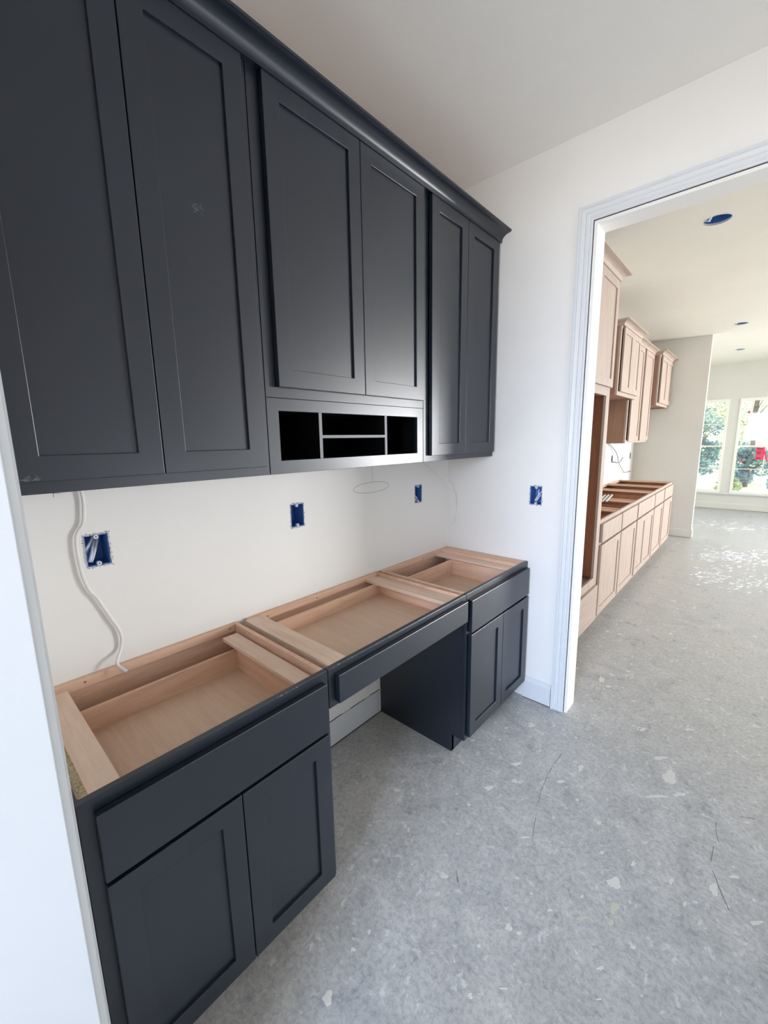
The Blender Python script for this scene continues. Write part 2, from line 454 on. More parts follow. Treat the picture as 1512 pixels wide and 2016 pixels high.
# ------------------------------------------------------------------ trim
# casing profile: a from the inner edge outward, b proud of the wall
CAS = [(0, 0), (0, 0.009), (0.006, 0.012), (0.014, 0.0105), (0.018, 0.0135), (0.030, 0.0145), (0.034, 0.012), (0.040, 0.0155), (0.052, 0.0175), (0.056, 0.0145), (0.060, 0.019), (0.070, 0.0185), (0.070, 0)]
def opening_trim(name_c, name_j, xi, xe, zh, yf, yb, near_side=True, far_side=True):
    # xi..xe clear width; jamb lining and casings
    j = MB(); th = 0.018
    j.box(xi, xi+th, yf, yb, 0, zh); j.box(xe-th, xe, yf, yb, 0, zh); j.box(xi, xe, yf, yb, zh-th, zh)
    struct(j.build(name_j, M_TRIM, bevel=0.0015))
    r = 0.005
    a, b_, z = xi+th-r, xe-th+r, zh-th+r
    path = [(a, yf, 0), (a, yf, z), (b_, yf, z), (b_, yf, 0)]
    m = MB()
    if near_side: m.sweep([(p[0], yf, p[2]) for p in path], (0, -1, 0), CAS, side=-1)
    if far_side: m.sweep([(p[0], yb, p[2]) for p in path], (0, 1, 0), CAS, side=1)
    return struct(m.build(name_c, M_TRIM))
opening_trim('trim_1', 'door_1', 0.822-0.013, 2.2, 2.637, L, LB)
opening_trim('trim_2', 'door_2', 0.824, 2.4, 2.62, -0.147, -0.011)

BB = [(0, 0), (0.0, 0.135), (0.006, 0.135), (0.011, 0.12), (0.0145, 0.112), (0.0145, 0)]
def baseboard(name, path, side=1, mat=M_TRIM, lift=0.004):
    # profile a = out of wall, b = up
    return struct(MB().sweep([(p[0], p[1], lift) for p in path], (0, 0, 1), BB, side=side).build(name, mat))
baseboard('baseboard_end', [(0.575, L), (0.747, L)], side=1)
struct(MB().box(0.0, 0.004, 0.70, 1.549, 0.008, 0.1495).build('baseboard_left', M_TRIM))
baseboard('baseboard_kitchen_end', [(-0.02, KY), (0.855, KY), (0.855, KY+0.115), (0.855, KY+0.115)][:3], side=1, mat=M_WALLK)
baseboard('baseboard_window', [(-0.02, FY), (XR, FY)], side=1, mat=M_WALLK)
baseboard('baseboard_near', [(2.45, -0.017), (2.6, -0.017), ][:2], side=-1)
gm = MB()
gm.box(0.0003, 0.0036, 0.70, 1.549, 0.0, 0.008); gm.box(0.58, 0.747, L-0.016, L-0.001, 0, 0.0045); gm.box(-0.02, 0.855, KY-0.016, KY-0.001, 0, 0.0045); gm.box(-0.02, XR, FY-0.016, FY-0.001, 0, 0.0045)
struct(gm.build('trim_3', M_GAPDIRT))
# ragged caulk crack above the baseboard in the knee space
cm = MB(); y = 0.70; z = 0.150; prev = None
while y < 1.545:
    ww = 0.0008 + 0.0014*random.random(); p = (y, z + random.uniform(-0.002, 0.002), ww)
    if prev: cm.box(0.0003, 0.0046, prev[0], p[0], min(prev[1], p[1]), min(prev[1], p[1]) + prev[2])
    prev = p; y += random.uniform(0.012, 0.03)
struct(cm.build('trim_4', M_GAPDIRT))

# ------------------------------------------------------------------ windows in the far wall
for i, (a, b) in enumerate(WINS):
    fr = MB().slab('y', FY-0.012, FY+0.10, (a-0.02, b+0.02), (0.35, 2.32), [(a+0.028, b-0.028, 0.398, 2.265)])
    o = struct(fr.build('window_%d' % (i+1), M_VINYL, bevel=0.003))
    g = MB().box(a+0.028, b-0.028, FY+0.062, FY+0.066, 0.398, 2.265).build('pane', M_GLASS, o)
    r = MB(); r.box(a+0.028, b-0.028, FY+0.045, FY+0.085, 1.325, 1.36)
    r.build('meeting_rail', M_VINYL, o)
    mt = MB(); xc = (a+b)/2
    mt.box(a+0.028, b-0.028, FY+0.055, FY+0.074, 1.80, 1.815); mt.box(a+0.028, b-0.028, FY+0.055, FY+0.074, 0.861, 0.876)
    mt.box(xc-0.008, xc+0.008, FY+0.055, FY+0.074, 0.40, 1.325); mt.box(xc-0.008, xc+0.008, FY+0.055, FY+0.074, 1.36, 2.26)
    mt.build('muntin', M_VINYL, o)
struct(MB().box(-0.02, 5.6, FY-0.045, FY, 0.325, 0.349).build('trim_5', M_TRIM, bevel=0.004))

# notices on the second window
t = thing('paper_notice', (1.55, FY+0.058, 1.19), 'red printed paper notice taped to the far right window', 'notice')
MB().slab('y', FY+0.0585, FY+0.0600, (1.472, 1.628), (1.066, 1.318), []).build('sheet', M_RED, t)
pm = MB()
for k, (zz, x0, x1) in enumerate([(1.290, 1.49, 1.56), (1.272, 1.49, 1.60), (1.225, 1.49, 1.56), (1.205, 1.49, 1.55), (1.185, 1.49, 1.54), (1.098, 1.485, 1.56), (1.088, 1.485, 1.55)]):
    pm.box(x0, x1, FY+0.0570, FY+0.0580, zz, zz+0.008)
pm.build('print_lines', M_PRINT, t, kind='stuff')
MB().prism([(1.575, 1.275), (1.60, 1.285), (1.675, 1.045), (1.645, 1.04)], 'y', FY+0.052, FY+0.056).build('red_tape', M_RED, t)
tag(MB().tube([(1.265+0.03*math.cos(q/10*6.283), FY+0.055, 1.052+0.02*math.sin(q/10*6.283)) for q in range(11)], 0.009, 6).build('pink_ribbon', M_PINK),
    'small pink flagging ribbon tied in a loop in front of the right window', 'ribbon')
tag(MB().disc((1.285, FY+0.057, 2.035), (0, -1, 0), 0.026, 0.006, 12).build('round_sticker', M_RED),
    'tiny round red sticker high on the right window', 'sticker')

# ------------------------------------------------------------------ electrical boxes with cables
def outlet_box(y0, y1, z0, z1, x, label, cables, plane='x', seed=1):
    """open blue box recessed in a wall face at x (plane x) or y (plane y)"""
    rnd = random.Random(seed)
    def P(d, u, v):     # d depth into the wall
        return (x-d, u, v) if plane == 'x' else (u, x+d, v)
    uc = (y0+y1)/2
    t = thing('outlet_box', P(0, uc, z0), label, 'electrical box', 'rough-in outlet boxes')
    D = 0.075; e = 0.004; m = MB()
    def bx(u0, u1, d0, d1, v0, v1):
        if plane == 'x': m.box(x-d1, x-d0, u0, u1, v0, v1)
        else: m.box(u0, u1, x+d0, x+d1, v0, v1)
    bx(y0, y0+e, 0.001, D, z0, z1); bx(y1-e, y1, 0.001, D, z0, z1)
    bx(y0+e, y1-e, 0.001, D, z0, z0+e); bx(y0+e, y1-e, 0.001, D, z1-e, z1); bx(y0, y1, D, D+e, z0, z1)
    m.build('body', M_BLUE, t)
    # screw tabs
    for v in (z1-0.008, z0+0.008):
        tb = MB(); n = 10
        for k in range(n):
            th = 2*math.pi*k/n; th2 = 2*math.pi*(k+1)/n
            for ra, rb in ((0.0022, 0.007),):
                a_ = P(-0.001, uc+math.cos(th)*ra, v+math.sin(th)*ra); b_ = P(-0.001, uc+math.cos(th)*rb, v+math.sin(th)*rb)
                c_ = P(-0.001, uc+math.cos(th2)*rb, v+math.sin(th2)*rb); d_ = P(-0.001, uc+math.cos(th2)*ra, v+math.sin(th2)*ra)
                tb.quad(a_, b_, c_, d_)
                tb.quad(*[P(0.012, 0, 0) if False else q for q in (b_, c_, P(0.012, uc+math.cos(th2)*rb, v+math.sin(th2)*rb), P(0.012, uc+math.cos(th)*rb, v+math.sin(th)*rb))])
        tb.build('screw_tab', M_TAB, t)
    # ragged plaster lip around the cut-out
    lip = MB(); per = []
    N = 14
    for (ua, va, ub, vb) in ((y0, z0, y1, z0), (y1, z0, y1, z1), (y1, z1, y0, z1), (y0, z1, y0, z0)):
        for k in range(N): per.append((ua+(ub-ua)*k/N, va+(vb-va)*k/N))
    vc = (z0+z1)/2; K = len(per); offs = [rnd.uniform(0.001, 0.0055) for _ in per]; ins = [rnd.uniform(-0.0005, 0.0022) for _ in per]
    pin, pout = [], []
    for (u, v), o_, i_ in zip(per, offs, ins):
        du = 1 if u >= y1-1e-6 else (-1 if u <= y0+1e-6 else 0); dv = 1 if v >= z1-1e-6 else (-1 if v <= z0+1e-6 else 0)
        pin.append((u-du*i_, v-dv*i_)); pout.append((u+du*o_, v+dv*o_))
    for k in range(K):
        k2 = (k+1) % K
        lip.quad(P(-0.0016, *pin[k]), P(-0.0016, *pin[k2]), P(-0.0003, *pout[k2]), P(-0.0003, *pout[k]))
        lip.quad(P(-0.0016, *pin[k]), P(-0.0016, *pin[k2]), P(0.006, *pin[k2]), P(0.006, *pin[k]))
    lip.build('torn_drywall_edge', M_GYP, t)
    sc = MB()
    for k in range(0, K):
        if rnd.random() < 0.35:
            u, v = pout[k]; s_ = rnd.uniform(0.001, 0.003)
            if plane == 'x': sc.box(x-0.0002, x+0.0006, u-s_, u+s_, v-s_*0.5, v+s_*0.5)
            else: sc.box(u-s_, u+s_, x-0.0006, x+0.0002, v-s_*0.5, v+s_*0.5)
    sc.build('chipped_plaster', M_GAPDIRT, t, kind='stuff')
    for (ua, va, da, ub, vb, db, wdt) in cables:
        mb = MB(); pts = []
        for k in range(7):
            q = k/6; bow = math.sin(q*math.pi)*0.006
            pts.append(P(da+(db-da)*q - bow, ua+(ub-ua)*q, va+(vb-va)*q))
        mb.tube(pts, wdt, 8, 0.45, up=(1, 0, 0) if plane == 'x' else (0, 1, 0))
        mb.build('cable', M_CABLE, t, smooth=True)
    return t
yA, zA = BOX_A[0], BOX_A[2]
outlet_box(*BOX_A, 0.0, 'blue outlet box with grey cables in the wall beside the long white cable', [
    (yA+0.006, zA+0.048, 0.03, yA+0.040, zA+0.092, 0.055, 0.0042), (yA+0.008, zA+0.040, 0.036, yA+0.044, zA+0.090, 0.06, 0.0040),
    (yA+0.010, zA+0.014, 0.012, yA+0.042, zA+0.085, 0.05, 0.0052), (yA+0.016, zA+0.012, 0.014, yA+0.050, zA+0.090, 0.045, 0.0040)], seed=3)
yB, zB = BOX_B[0], BOX_B[2]
outlet_box(*BOX_B, 0.0, 'blue outlet box in the middle of the wall above the knee-space desk cabinet', [
    (yB+0.006, zB+0.030, 0.02, yB+0.020, zB+0.096, 0.045, 0.0055), (yB+0.012, zB+0.024, 0.03, yB+0.028, zB+0.094, 0.05, 0.004)], seed=5)
yC, zC = BOX_C[0], BOX_C[2]
outlet_box(*BOX_C, 0.0, 'narrow-looking outlet box in the wall near the room corner', [
    (yC+0.038, zC+0.018, 0.01, yC+0.008, zC+0.060, 0.03, 0.0045), (yC+0.028, zC+0.012, 0.012, yC+0.005, zC+0.045, 0.03, 0.004)], seed=8)
xD, zD = BOX_D[0], BOX_D[2]
outlet_box(*BOX_D, L, 'outlet box in the end wall beside the doorway casing', [
    (xD+0.026, zD+0.020, 0.006, xD+0.062, zD+0.080, 0.02, 0.0036), (xD+0.036, zD+0.020, 0.004, xD+0.060, zD+0.060, 0.02, 0.0036),
    (xD+0.044, zD+0.088, 0.02, xD+0.046, zD+0.050, 0.012, 0.0036)], plane='y', seed=11)
outlet_box(*BOX_K1, -0.02, 'outlet box in the kitchen backsplash wall where thin wire comes out', [], seed=21)
outlet_box(*BOX_K2, -0.02, 'outlet box in the kitchen backsplash wall nearest the far corner', [], seed=22)

def smooth_path(pts, k=5):
    P = [Vector(p) for p in pts]; out = []
    for i in range(len(P)-1):
        p0 = P[max(i-1, 0)]; p1 = P[i]; p2 = P[i+1]; p3 = P[min(i+2, len(P)-1)]
        for j in range(k):
            t_ = j/k
            out.append(0.5*((2*p1) + (p2-p0)*t_ + (2*p0-5*p1+4*p2-p3)*t_**2 + (3*p1-p0-3*p2+p3)*t_**3))
    out.append(P[-1]); return out
wpts = [(0.006, 0.222, 1.505), (0.012, 0.228, 1.47), (0.03, 0.231, 1.438), (0.03, 0.228, 1.400), (0.026, 0.222, 1.366), (0.022, 0.208, 1.344), (0.022, 0.201, 1.328), (0.02, 0.198, 1.297),
        (0.02, 0.199, 1.247), (0.022, 0.203, 1.200), (0.026, 0.214, 1.156), (0.028, 0.231, 1.125), (0.03, 0.245, 1.087), (0.032, 0.262, 1.042),
        (0.034, 0.276, 1.006), (0.036, 0.281, 0.976), (0.034, 0.275, 0.935), (0.032, 0.260, 0.901), (0.040, 0.260, 0.884), (0.06, 0.275, 0.866)]
wpts = [((x if k > 16 else 0.011), -0.077+(y+0.077)*(1.0 if k > 16 else 1.012), 1.599+(z-1.599)*(1.0 if k > 16 else 1.012)) for k, (x, y, z) in enumerate(wpts)]
tag(MB().tube(smooth_path(wpts), 0.0052, 10, 0.55).build('cable', M_WIRE, smooth=True),
    'long white electrical cable hanging from under the left upper cabinet to the open base cabinet', 'cable')
w2 = [(0.003, 1.93, 1.50), (0.02, 1.98, 1.455), (0.05, 2.03, 1.40), (0.075, 2.090, 1.347), (0.08, 2.165, 1.303), (0.08, 2.212, 1.254), (0.08, 2.232, 1.190), (0.08, 2.228, 1.142), (0.08, 2.208, 1.080), (0.08, 2.185, 1.035)]
tag(MB().tube(smooth_path(w2), 0.0030, 8, 0.6).build('cable', M_WIRE, smooth=True),
    'thin white cable curving down in the corner under the right upper cabinet', 'cable')
kw = [(-0.012, 6.10, 1.53), (0.0, 6.225, 1.487), (0.01, 6.50, 1.39), (0.01, 6.66, 1.306), (0.01, 6.70, 1.237), (0.01, 6.85, 1.16), (0.01, 7.05, 1.077), (0.0, 7.15, 1.045), (0.0, 7.4, 1.030), (-0.01, 7.67, 1.029)]
tag(MB().tube(smooth_path(kw), 0.005, 6).build('cable', M_SCUFF, smooth=True),
    'thin dark wire hanging on the kitchen backsplash wall below the upper cabinets', 'cable')
kw2 = [(-0.02, 6.45, 1.25), (0.01, 6.48, 1.235), (0.045, 6.57, 1.225), (0.045, 6.68, 1.235), (0.045, 6.80, 1.29)]
tag(MB().tube(smooth_path(kw2), 0.006, 6).build('cable', M_SCUFF, smooth=True),
    'short dark wire loop poking out of the kitchen outlet box', 'cable')
# pencil doodle on the wall (oval and plumb line) and a small scribble
pe = MB()
pe.tube([(0.0002, 1.5175+0.137*math.cos(a_/40*6.283), 1.350+0.028*math.sin(a_/40*6.283)) for a_ in range(41)], 0.0009, 4)
pe.tube([(0.0002, 1.524, 1.49), (0.0002, 1.523, 1.385)], 0.0008, 4)
pe.tube([(0.0002, 0.168, 1.49), (0.0002, 0.166, 1.45)], 0.0006, 4)
pe.tube([(0.0002, 0.140, 1.475), (0.0002, 0.165, 1.462), (0.0002, 0.185, 1.46)], 0.0005, 4)
struct(pe.build('trim_6', M_PENCIL))

# ------------------------------------------------------------------ cabinet parts
def shaker_door(root, y0, y1, z0, z1, xb, mat_f, mat_p, rail=0.058, th=0.019, name='door', label=None):
    xf = xb+th
    d = MB().slab('x', xb, xf, (y0, y1), (z0, z1), [(y0+rail, y1-rail, z0+rail, z1-rail)]).build(name, mat_f, root, bevel=0.0015, label=label)
    MB().box(xb+0.003, xb+0.0105, y0+rail-0.006, y1-rail+0.006, z0+rail-0.006, z1-rail+0.006).build('door_panel', mat_p, d)
    return d

def screw(root, p, n=(1, 0, 0), r=0.0042):
    MB().disc(p, n, r, 0.002, 10).build('screw', M_SCREW, root)

def crown(root, path, side, mat, s=1.0, edge=None):
    prof = [(0.0, 0.0), (0.002, 0.0), (0.002, 0.007)]
    for k in range(0, 13):
        a_ = math.radians(4) + math.radians(80)*k/12
        prof.append((0.002+0.050*(1-math.cos(a_)), 0.009+0.0335*math.sin(a_)))
    prof += [(0.0495, 0.0440), (0.0550, 0.0452), (0.0560, 0.0525), (0.0, 0.0525)]
    prof = [(a*s, b*s) for a, b in prof]
    o = MB().sweep(path, (0, 0, 1), prof, side=side).build('crown', mat, root, smooth=True)
    try: o.data.set_sharp_from_angle(angle=math.radians(28))
    except Exception: pass
    return o

def base_cabinet(root, y0, y1, xb, xf, H, ext, inn, drawer, doors, left_top=None, toe=0.098, side0=None, side1=None, skinmat=None, zbot=None, stile=0.038,
                 fronts=None, drw=None, pale=None, nail=None, rail_top=0.035):
    """root thing; carcass between y0..y1, wall at xb, face frame front at xf"""
    ext_f, ext_p = ext; T = 0.016
    s0 = side0 if side0 is not None else y0+0.004; s1 = side1 if side1 is not None else y1-0.004
    zb = toe if zbot is None else zbot
    xin = xf-0.019
    def side(a, b):
        if zbot is not None: MB().box(xb+0.002, xin, a, b, zbot, left_top if (left_top and a < (y0+y1)/2) else H).build('side_panel', inn, root)
        else: MB().prism([(xb+0.002, 0), (xf-0.075, 0), (xf-0.075, toe), (xin, toe), (xin, H), (xb+0.002, H)], 'y', a, b).build('side_panel', inn, root)
    side(s0, s0+T); side(s1-T, s1)
    # face frame
    holes = []
    dz0, dz1 = drawer[2], drawer[3]
    holes.append((y0+stile, y1-stile, dz0+0.012, H-rail_top))
    if doors: holes.append((y0+stile, y1-stile, zb+0.04, doors[0][3]-0.012))
    MB().slab('x', xin, xf, (y0, y1), (zb, H), holes).build('face_frame', ext_f, root, bevel=0.0012)
    # back, nailer, bottom
    MB().box(xb+0.001, xb+0.006, s0+T, s1-T, zb if zbot is None else zbot, H-0.024).build('back_panel', inn, root)
    MB().box(xb+0.001, xb+0.020, s0+T, s1-T, H-0.030, H).build('nailer', nail or inn, root, bevel=0.0008)
    if zbot is None:
        MB().box(xb+0.006, xin, s0+T, s1-T, toe, toe+0.014).build('bottom_panel', inn, root)
        MB().box(xf-0.087, xf-0.075, y0+0.003, y1-0.003, 0.0, toe).build('toe_kick', ext_f, root)
    # drawer
    df = MB().box(xf+0.002, xf+0.0215, drawer[0], drawer[1], dz0, dz1).build('drawer', ext_p, root, bevel=0.0022)
    a, b, zt, zbm, xk = drw    # inner box
    t_ = 0.012
    MB().box(xk, xin-0.004, a-t_, a, zbm-0.012, zt).build('drawer_side', M_BIRX if inn is not M_MAPIN else inn, df)
    MB().box(xk, xin-0.004, b, b+t_, zbm-0.012, zt).build('drawer_side', M_BIRX if inn is not M_MAPIN else inn, df)
    MB().box(xk-t_, xk, a-t_, b+t_, zbm-0.012, zt).build('drawer_back', M_BIRY if inn is not M_MAPIN else inn, df)
    MB().box(xk, xin-0.004, a, b, zbm-0.005, zbm).build('drawer_bottom', M_HARD, df)
    for d in doors:
        shaker_door(root, d[0], d[1], d[2], d[3], xf+0.002, ext_f, ext_p)
    return df

# ---------------- desk run: three dark base cabinets
H = 0.876; XF = 0.572
DARK = (M_BLK, M_BLK)
c1 = thing('base_cabinet', (0.29, 0.37, 0), 'near-black two-door base cabinet with open top, nearest the camera at lower left', 'cabinet', 'black base cabinets')
base_cabinet(c1, 0.033, 0.697, 0, XF, H, DARK, M_BIRY, (0.060, 0.677, 0.680, 0.846), [(0.060, 0.3705, 0.123, 0.669), (0.3735, 0.677, 0.123, 0.669)],
             side0=0.042, side1=0.694, drw=(0.118, 0.632, 0.815, 0.737, 0.110))
MB().box(0.058, XF-0.020, 0.058, 0.118, H-0.018, H-0.001).build('corner_board', M_PALE, c1, bevel=0.001, label='pale wide top board at the left end')
MB().box(0.058, XF-0.020, 0.604, 0.664, H-0.034, H-0.021).build('corner_board', M_PALE, c1, bevel=0.001)
MB().box(0.002, XF-0.020, 0.0395, 0.0418, H-0.02, H-0.0005).build('raw_particle_edge', M_PART, c1)
MB().box(0.004, XF-0.021, 0.0423, 0.0577, H, H+0.0012).build('raw_particle_edge', M_PART, c1)
MB().prism([(0.002, 0.001), (XF-0.075, 0.001), (XF-0.075, 0.098), (XF-0.0195, 0.098), (XF-0.0195, H-0.002), (0.002, H-0.002)], 'y', 0.0335, 0.0392).build('side_skin', M_BLK, c1)
MB().prism([(0.002, 0.001), (XF-0.075, 0.001), (XF-0.075, 0.098), (XF-0.0195, 0.098), (XF-0.0195, H-0.006), (0.002, H-0.006)], 'y', 0.6942, 0.6968).build('side_skin', M_BLK, c1)
for p in ((0.020, 0.17, H-0.013), (0.020, 0.655, H-0.013)): screw(c1, p)
screw(c1, (0.10, 0.6775, H-0.010), (0, -1, 0))

c2 = thing('desk_drawer_cabinet', (0.29, 1.12, 0.737), 'shallow dark drawer cabinet bridging the open knee space of the desk', 'cabinet')
base_cabinet(c2, 0.6995, 1.546, 0, XF, H, DARK, M_BIRY, (0.726, 1.531, 0.752, 0.852), [], side0=0.718, side1=1.536, zbot=0.737,
             drw=(0.80, 1.465, 0.848, 0.788, 0.095), stile=0.05, rail_top=0.034, left_top=H-0.019)
MB().box(0.021, XF-0.020, 0.722, 0.797, H-0.018, H-0.001).build('corner_board', M_PALE, c2, bevel=0.001)
MB().box(0.020, XF-0.020, 1.430, 1.516, H-0.030, H-0.014).build('corner_board', M_PALE, c2, bevel=0.001)
MB().box(0.006, XF-0.020, 1.524, 1.530, H-0.002, H+0.001).build('edge_batten', M_PLYEDGE, c2)
screw(c2, (0.020, 1.10, H-0.018)); screw(c2, (0.020, 0.83, H-0.018))

c3 = thing('base_cabinet', (0.29, 1.90, 0), 'near-black two-door base cabinet with open top, in the corner against the end wall', 'cabinet', 'black base cabinets')
base_cabinet(c3, 1.5495, 2.247, 0, XF, H, DARK, M_BIRY, (1.568, 2.222, 0.681, 0.843), [(1.568, 1.9025, 0.118, 0.669), (1.9055, 2.222, 0.118, 0.669)],
             side0=1.556, side1=2.243, drw=(1.625, 2.085, 0.842, 0.745, 0.148))
MB().box(0.020, XF-0.020, 2.085, 2.150, H-0.032, H-0.018).build('corner_board', M_PALE, c3, bevel=0.001)
MB().box(0.020, XF-0.020, 2.152, 2.2262, H-0.045, H-0.0005).build('filler_board', M_BIRX, c3, bevel=0.001)
MB().prism([(0.002, 0.001), (XF-0.075, 0.001), (XF-0.075, 0.098), (XF-0.0195, 0.098), (XF-0.0195, H-0.012), (0.002, H-0.012)], 'y', 1.5502, 1.5555).build('side_skin', M_BLK, c3, label='black knee-space side panel')
screw(c3, (0.020, 1.95, H-0.015))

# chips of bare wood along the top front edges
for root, ya, yb_, n in ((c1, 0.5, 0.69, 5), (c2, 0.72, 1.53, 10), (c3, 1.58, 2.2, 14)):
    ch = MB()
    for k in range(n):
        yy = random.uniform(ya, yb_); l_ = random.uniform(0.002, 0.012)
        ch.box(XF-0.0025, XF+0.0003, yy, yy+l_, H-0.0022, H+0.0004)
    ch.build('edge_chips', M_EDGE, root, kind='stuff')

# ---------------- desk run: three dark upper cabinets
UX = 0.322; UZ = 1.491; UT = 2.700
def upper(root, y0, y1, xb, xf, z0, z1, doors, ext_f, ext_p, inn, side_mat, bottom_z=None, holes=None, frame_z0=None):
    MB().box(xb+0.001, xf-0.019, y0+0.002, y0+0.018, z0, z1).build('side_panel', side_mat, root)
    MB().box(xb+0.001, xf-0.019, y1-0.018, y1-0.002, z0, z1).build('side_panel', side_mat, root)
    MB().box(xb+0.001, xb+0.006, y0+0.018, y1-0.018, z0, z1).build('back_panel', inn, root)
    bz = z0+0.012 if bottom_z is None else bottom_z
    MB().box(xb+0.006, xf-0.019, y0+0.018, y1-0.018, bz, bz+0.016).build('bottom_panel', side_mat, root)
    MB().box(xb+0.006, xf-0.019, y0+0.018, y1-0.018, z1-0.018, z1).build('top_panel', inn, root)
    hs = holes or [(y0+0.038, y1-0.038, z0+0.04, z1-0.04)]
    MB().slab('x', xf-0.019, xf, (y0, y1), (z0, z1), hs).build('face_frame', ext_f, root, bevel=0.001)
    for d in doors:
        shaker_door(root, *d, xf+0.002, ext_f, ext_p)

DT = 2.668
u1 = thing('wall_cabinet', (0.16, 0.34, UZ), 'tall black two-door upper cabinet at the left, nearest the camera', 'cabinet', 'black upper cabinets')
upper(u1, -0.005, 0.693, 0, UX, UZ, UT, [(0.040, 0.3565, 1.520, DT), (0.3595, 0.671, 1.520, DT)], M_BLK, M_BLK, M_BIRZ, M_BLK)
u2 = thing('wall_cabinet', (0.16, 1.12, UZ), 'black upper cabinet in the middle with open letter slots below its doors', 'cabinet', 'black upper cabinets')
upper(u2, 0.6955, 1.544, 0, UX, UZ, UT, [(0.7355, 1.136, 1.777, DT), (1.139, 1.5275, 1.777, DT)], M_BLK, M_BLK, M_BIRZ, M_BLK, bottom_z=1.517,
      holes=[(0.741, 1.499, 1.536, 1.701), (0.741, 1.499, 1.80, 2.63)])
MB().box(0.007, UX-0.019, 0.716, 1.524, 1.704, 1.716).build('slot_ceiling', M_INK, u2)
MB().box(0.007, 0.010, 0.716, 1.524, 1.533, 1.704).build('slot_back', M_INK, u2)
MB().box(0.010, UX-0.019, 0.716, 1.524, 1.533, 1.5355).build('slot_floor', M_INK, u2)
MB().box(0.010, UX-0.019, 0.7135, 0.716, 1.533, 1.704).build('slot_wall', M_INK, u2)
MB().box(0.010, UX-0.019, 1.524, 1.5265, 1.533, 1.704).build('slot_wall', M_INK, u2)
for a, b in ((0.912, 0.926), (1.272, 1.286)):
    MB().box(0.010, UX-0.0025, a, b, 1.5355, 1.704).build('divider', M_INK, u2)
    MB().box(UX-0.0025, UX-0.001, a, b, 1.536, 1.701).build('divider_edge', M_EDGE, u2)
MB().box(0.010, UX-0.0025, 0.926, 1.272, 1.610, 1.621).build('slot_shelf', M_INK, u2)
MB().box(UX-0.0025, UX-0.001, 0.926, 1.272, 1.610, 1.621).build('slot_shelf_edge', M_EDGE, u2)
MB().box(UX, UX+0.0022, 0.700, 1.542, 1.742, 1.7425+0.0015).build('rail_joint', M_INK, u2)
u3 = thing('wall_cabinet', (0.16, 1.90, UZ), 'black two-door upper cabinet at the right end, against the end wall', 'cabinet', 'black upper cabinets')
upper(u3, 1.5465, 2.247, 0, UX, UZ, UT, [(1.588, 1.897, 1.520, DT), (1.900, 2.222, 1.520, DT)], M_BLK, M_BLK, M_BIRZ, M_BLK)
tcr = thing('crown_molding', (UX, 1.12, 2.669), 'continuous black cove crown along the top of the dark upper cabinets', 'molding')
crown(tcr, [(UX+0.0225, -0.005, 2.666), (UX+0.0225, 2.2475, 2.666)], 1, M_BLK)
MB().box(UX+0.0005, UX+0.0222, -0.004, 2.247, 2.6695, 2.70).build('backer_strip', M_BLK, tcr)
# dusty smudges: chalk hand mark on the second door, thumb marks
sm = MB(); rr = random.Random(4)
def smudge(mb, y, z, w_, h_, n, x):
    for k in range(n):
        yy = y+rr.uniform(-w_, w_); zz = z+rr.uniform(-h_, h_); a_ = rr.uniform(0, 3.14); l_ = rr.uniform(0.002, 0.007)
        dy, dz = math.cos(a_)*l_, math.sin(a_)*l_; t_ = 0.0006
        mb.quad((x, yy-dy, zz-dz-t_), (x, yy+dy, zz+dz-t_), (x, yy+dy, zz+dz+t_), (x, yy-dy, zz-dz+t_))
smudge(sm, 0.515, 2.225, 0.012, 0.014, 16, UX+0.0127)
smudge(sm, 0.078, 1.528, 0.014, 0.004, 14, UX+0.0214)
sm.build('dust_marks', M_EDGE, u1, kind='stuff')

# ------------------------------------------------------------------ kitchen run (light maple)
KX = -0.02; KF = 0.647; KH = 0.942
MAP = (M_MAPZ, M_MAPZ)
units = [(3.452, 4.085, [(3.466, 4.068)], 'leftmost light maple base cabinet, touching the tall oven cabinet'),
         (4.088, 4.745, [(4.104, 4.714)], 'light maple single-door base cabinet, second from the tall oven cabinet'),
         (4.748, 5.662, [(4.776, 5.206), (5.208, 5.641)], 'light maple base cabinet with a pair of doors, middle of the run'),
         (5.665, 6.316, [(5.684, 6.287)], 'light maple single-door base cabinet, second from the far end'),
         (6.319, 7.005, [(6.345, 6.990)], 'light maple base cabinet at the far end of the run by the end wall')]
for (y0, y1, ds, lab) in units:
    r = thing('kitchen_base_cabinet', (0.3, (y0+y1)/2, 0), lab, 'cabinet', 'light maple base cabinets')
    base_cabinet(r, y0, y1, KX, KF, KH, MAP, M_MAPIN, (ds[0][0], ds[-1][1], 0.757, 0.911), [(a, b, 0.138, 0.738) for a, b in ds], toe=0.10,
                 drw=(y0+0.05, y1-0.05, 0.89, 0.80, 0.10), nail=M_BIRY)
    MB().box(KX+0.016, KF-0.02, y0+0.021, y0+0.075, KH-0.016, KH-0.002).build('corner_board', M_BIRX, r)
    MB().box(KX+0.016, KF-0.02, y1-0.075, y1-0.021, KH-0.016, KH-0.002).build('corner_board', M_BIRX, r)

# three spare white trim sticks on the first units
for k in range(3):
    x0 = 0.300+0.028*k
    o = MB().box(-0.008, 0.008, -0.28, 0.28, 0, 0.010).build('trim_strip', M_TRIM)
    o.location = (x0+0.03, 4.72+0.03*k, KH+0.001); o.rotation_euler = (0, 0, math.radians(8))
    tag(o, 'short white trim stick lying on top of the open maple base cabinets', 'trim', 'white trim sticks on the kitchen cabinets')

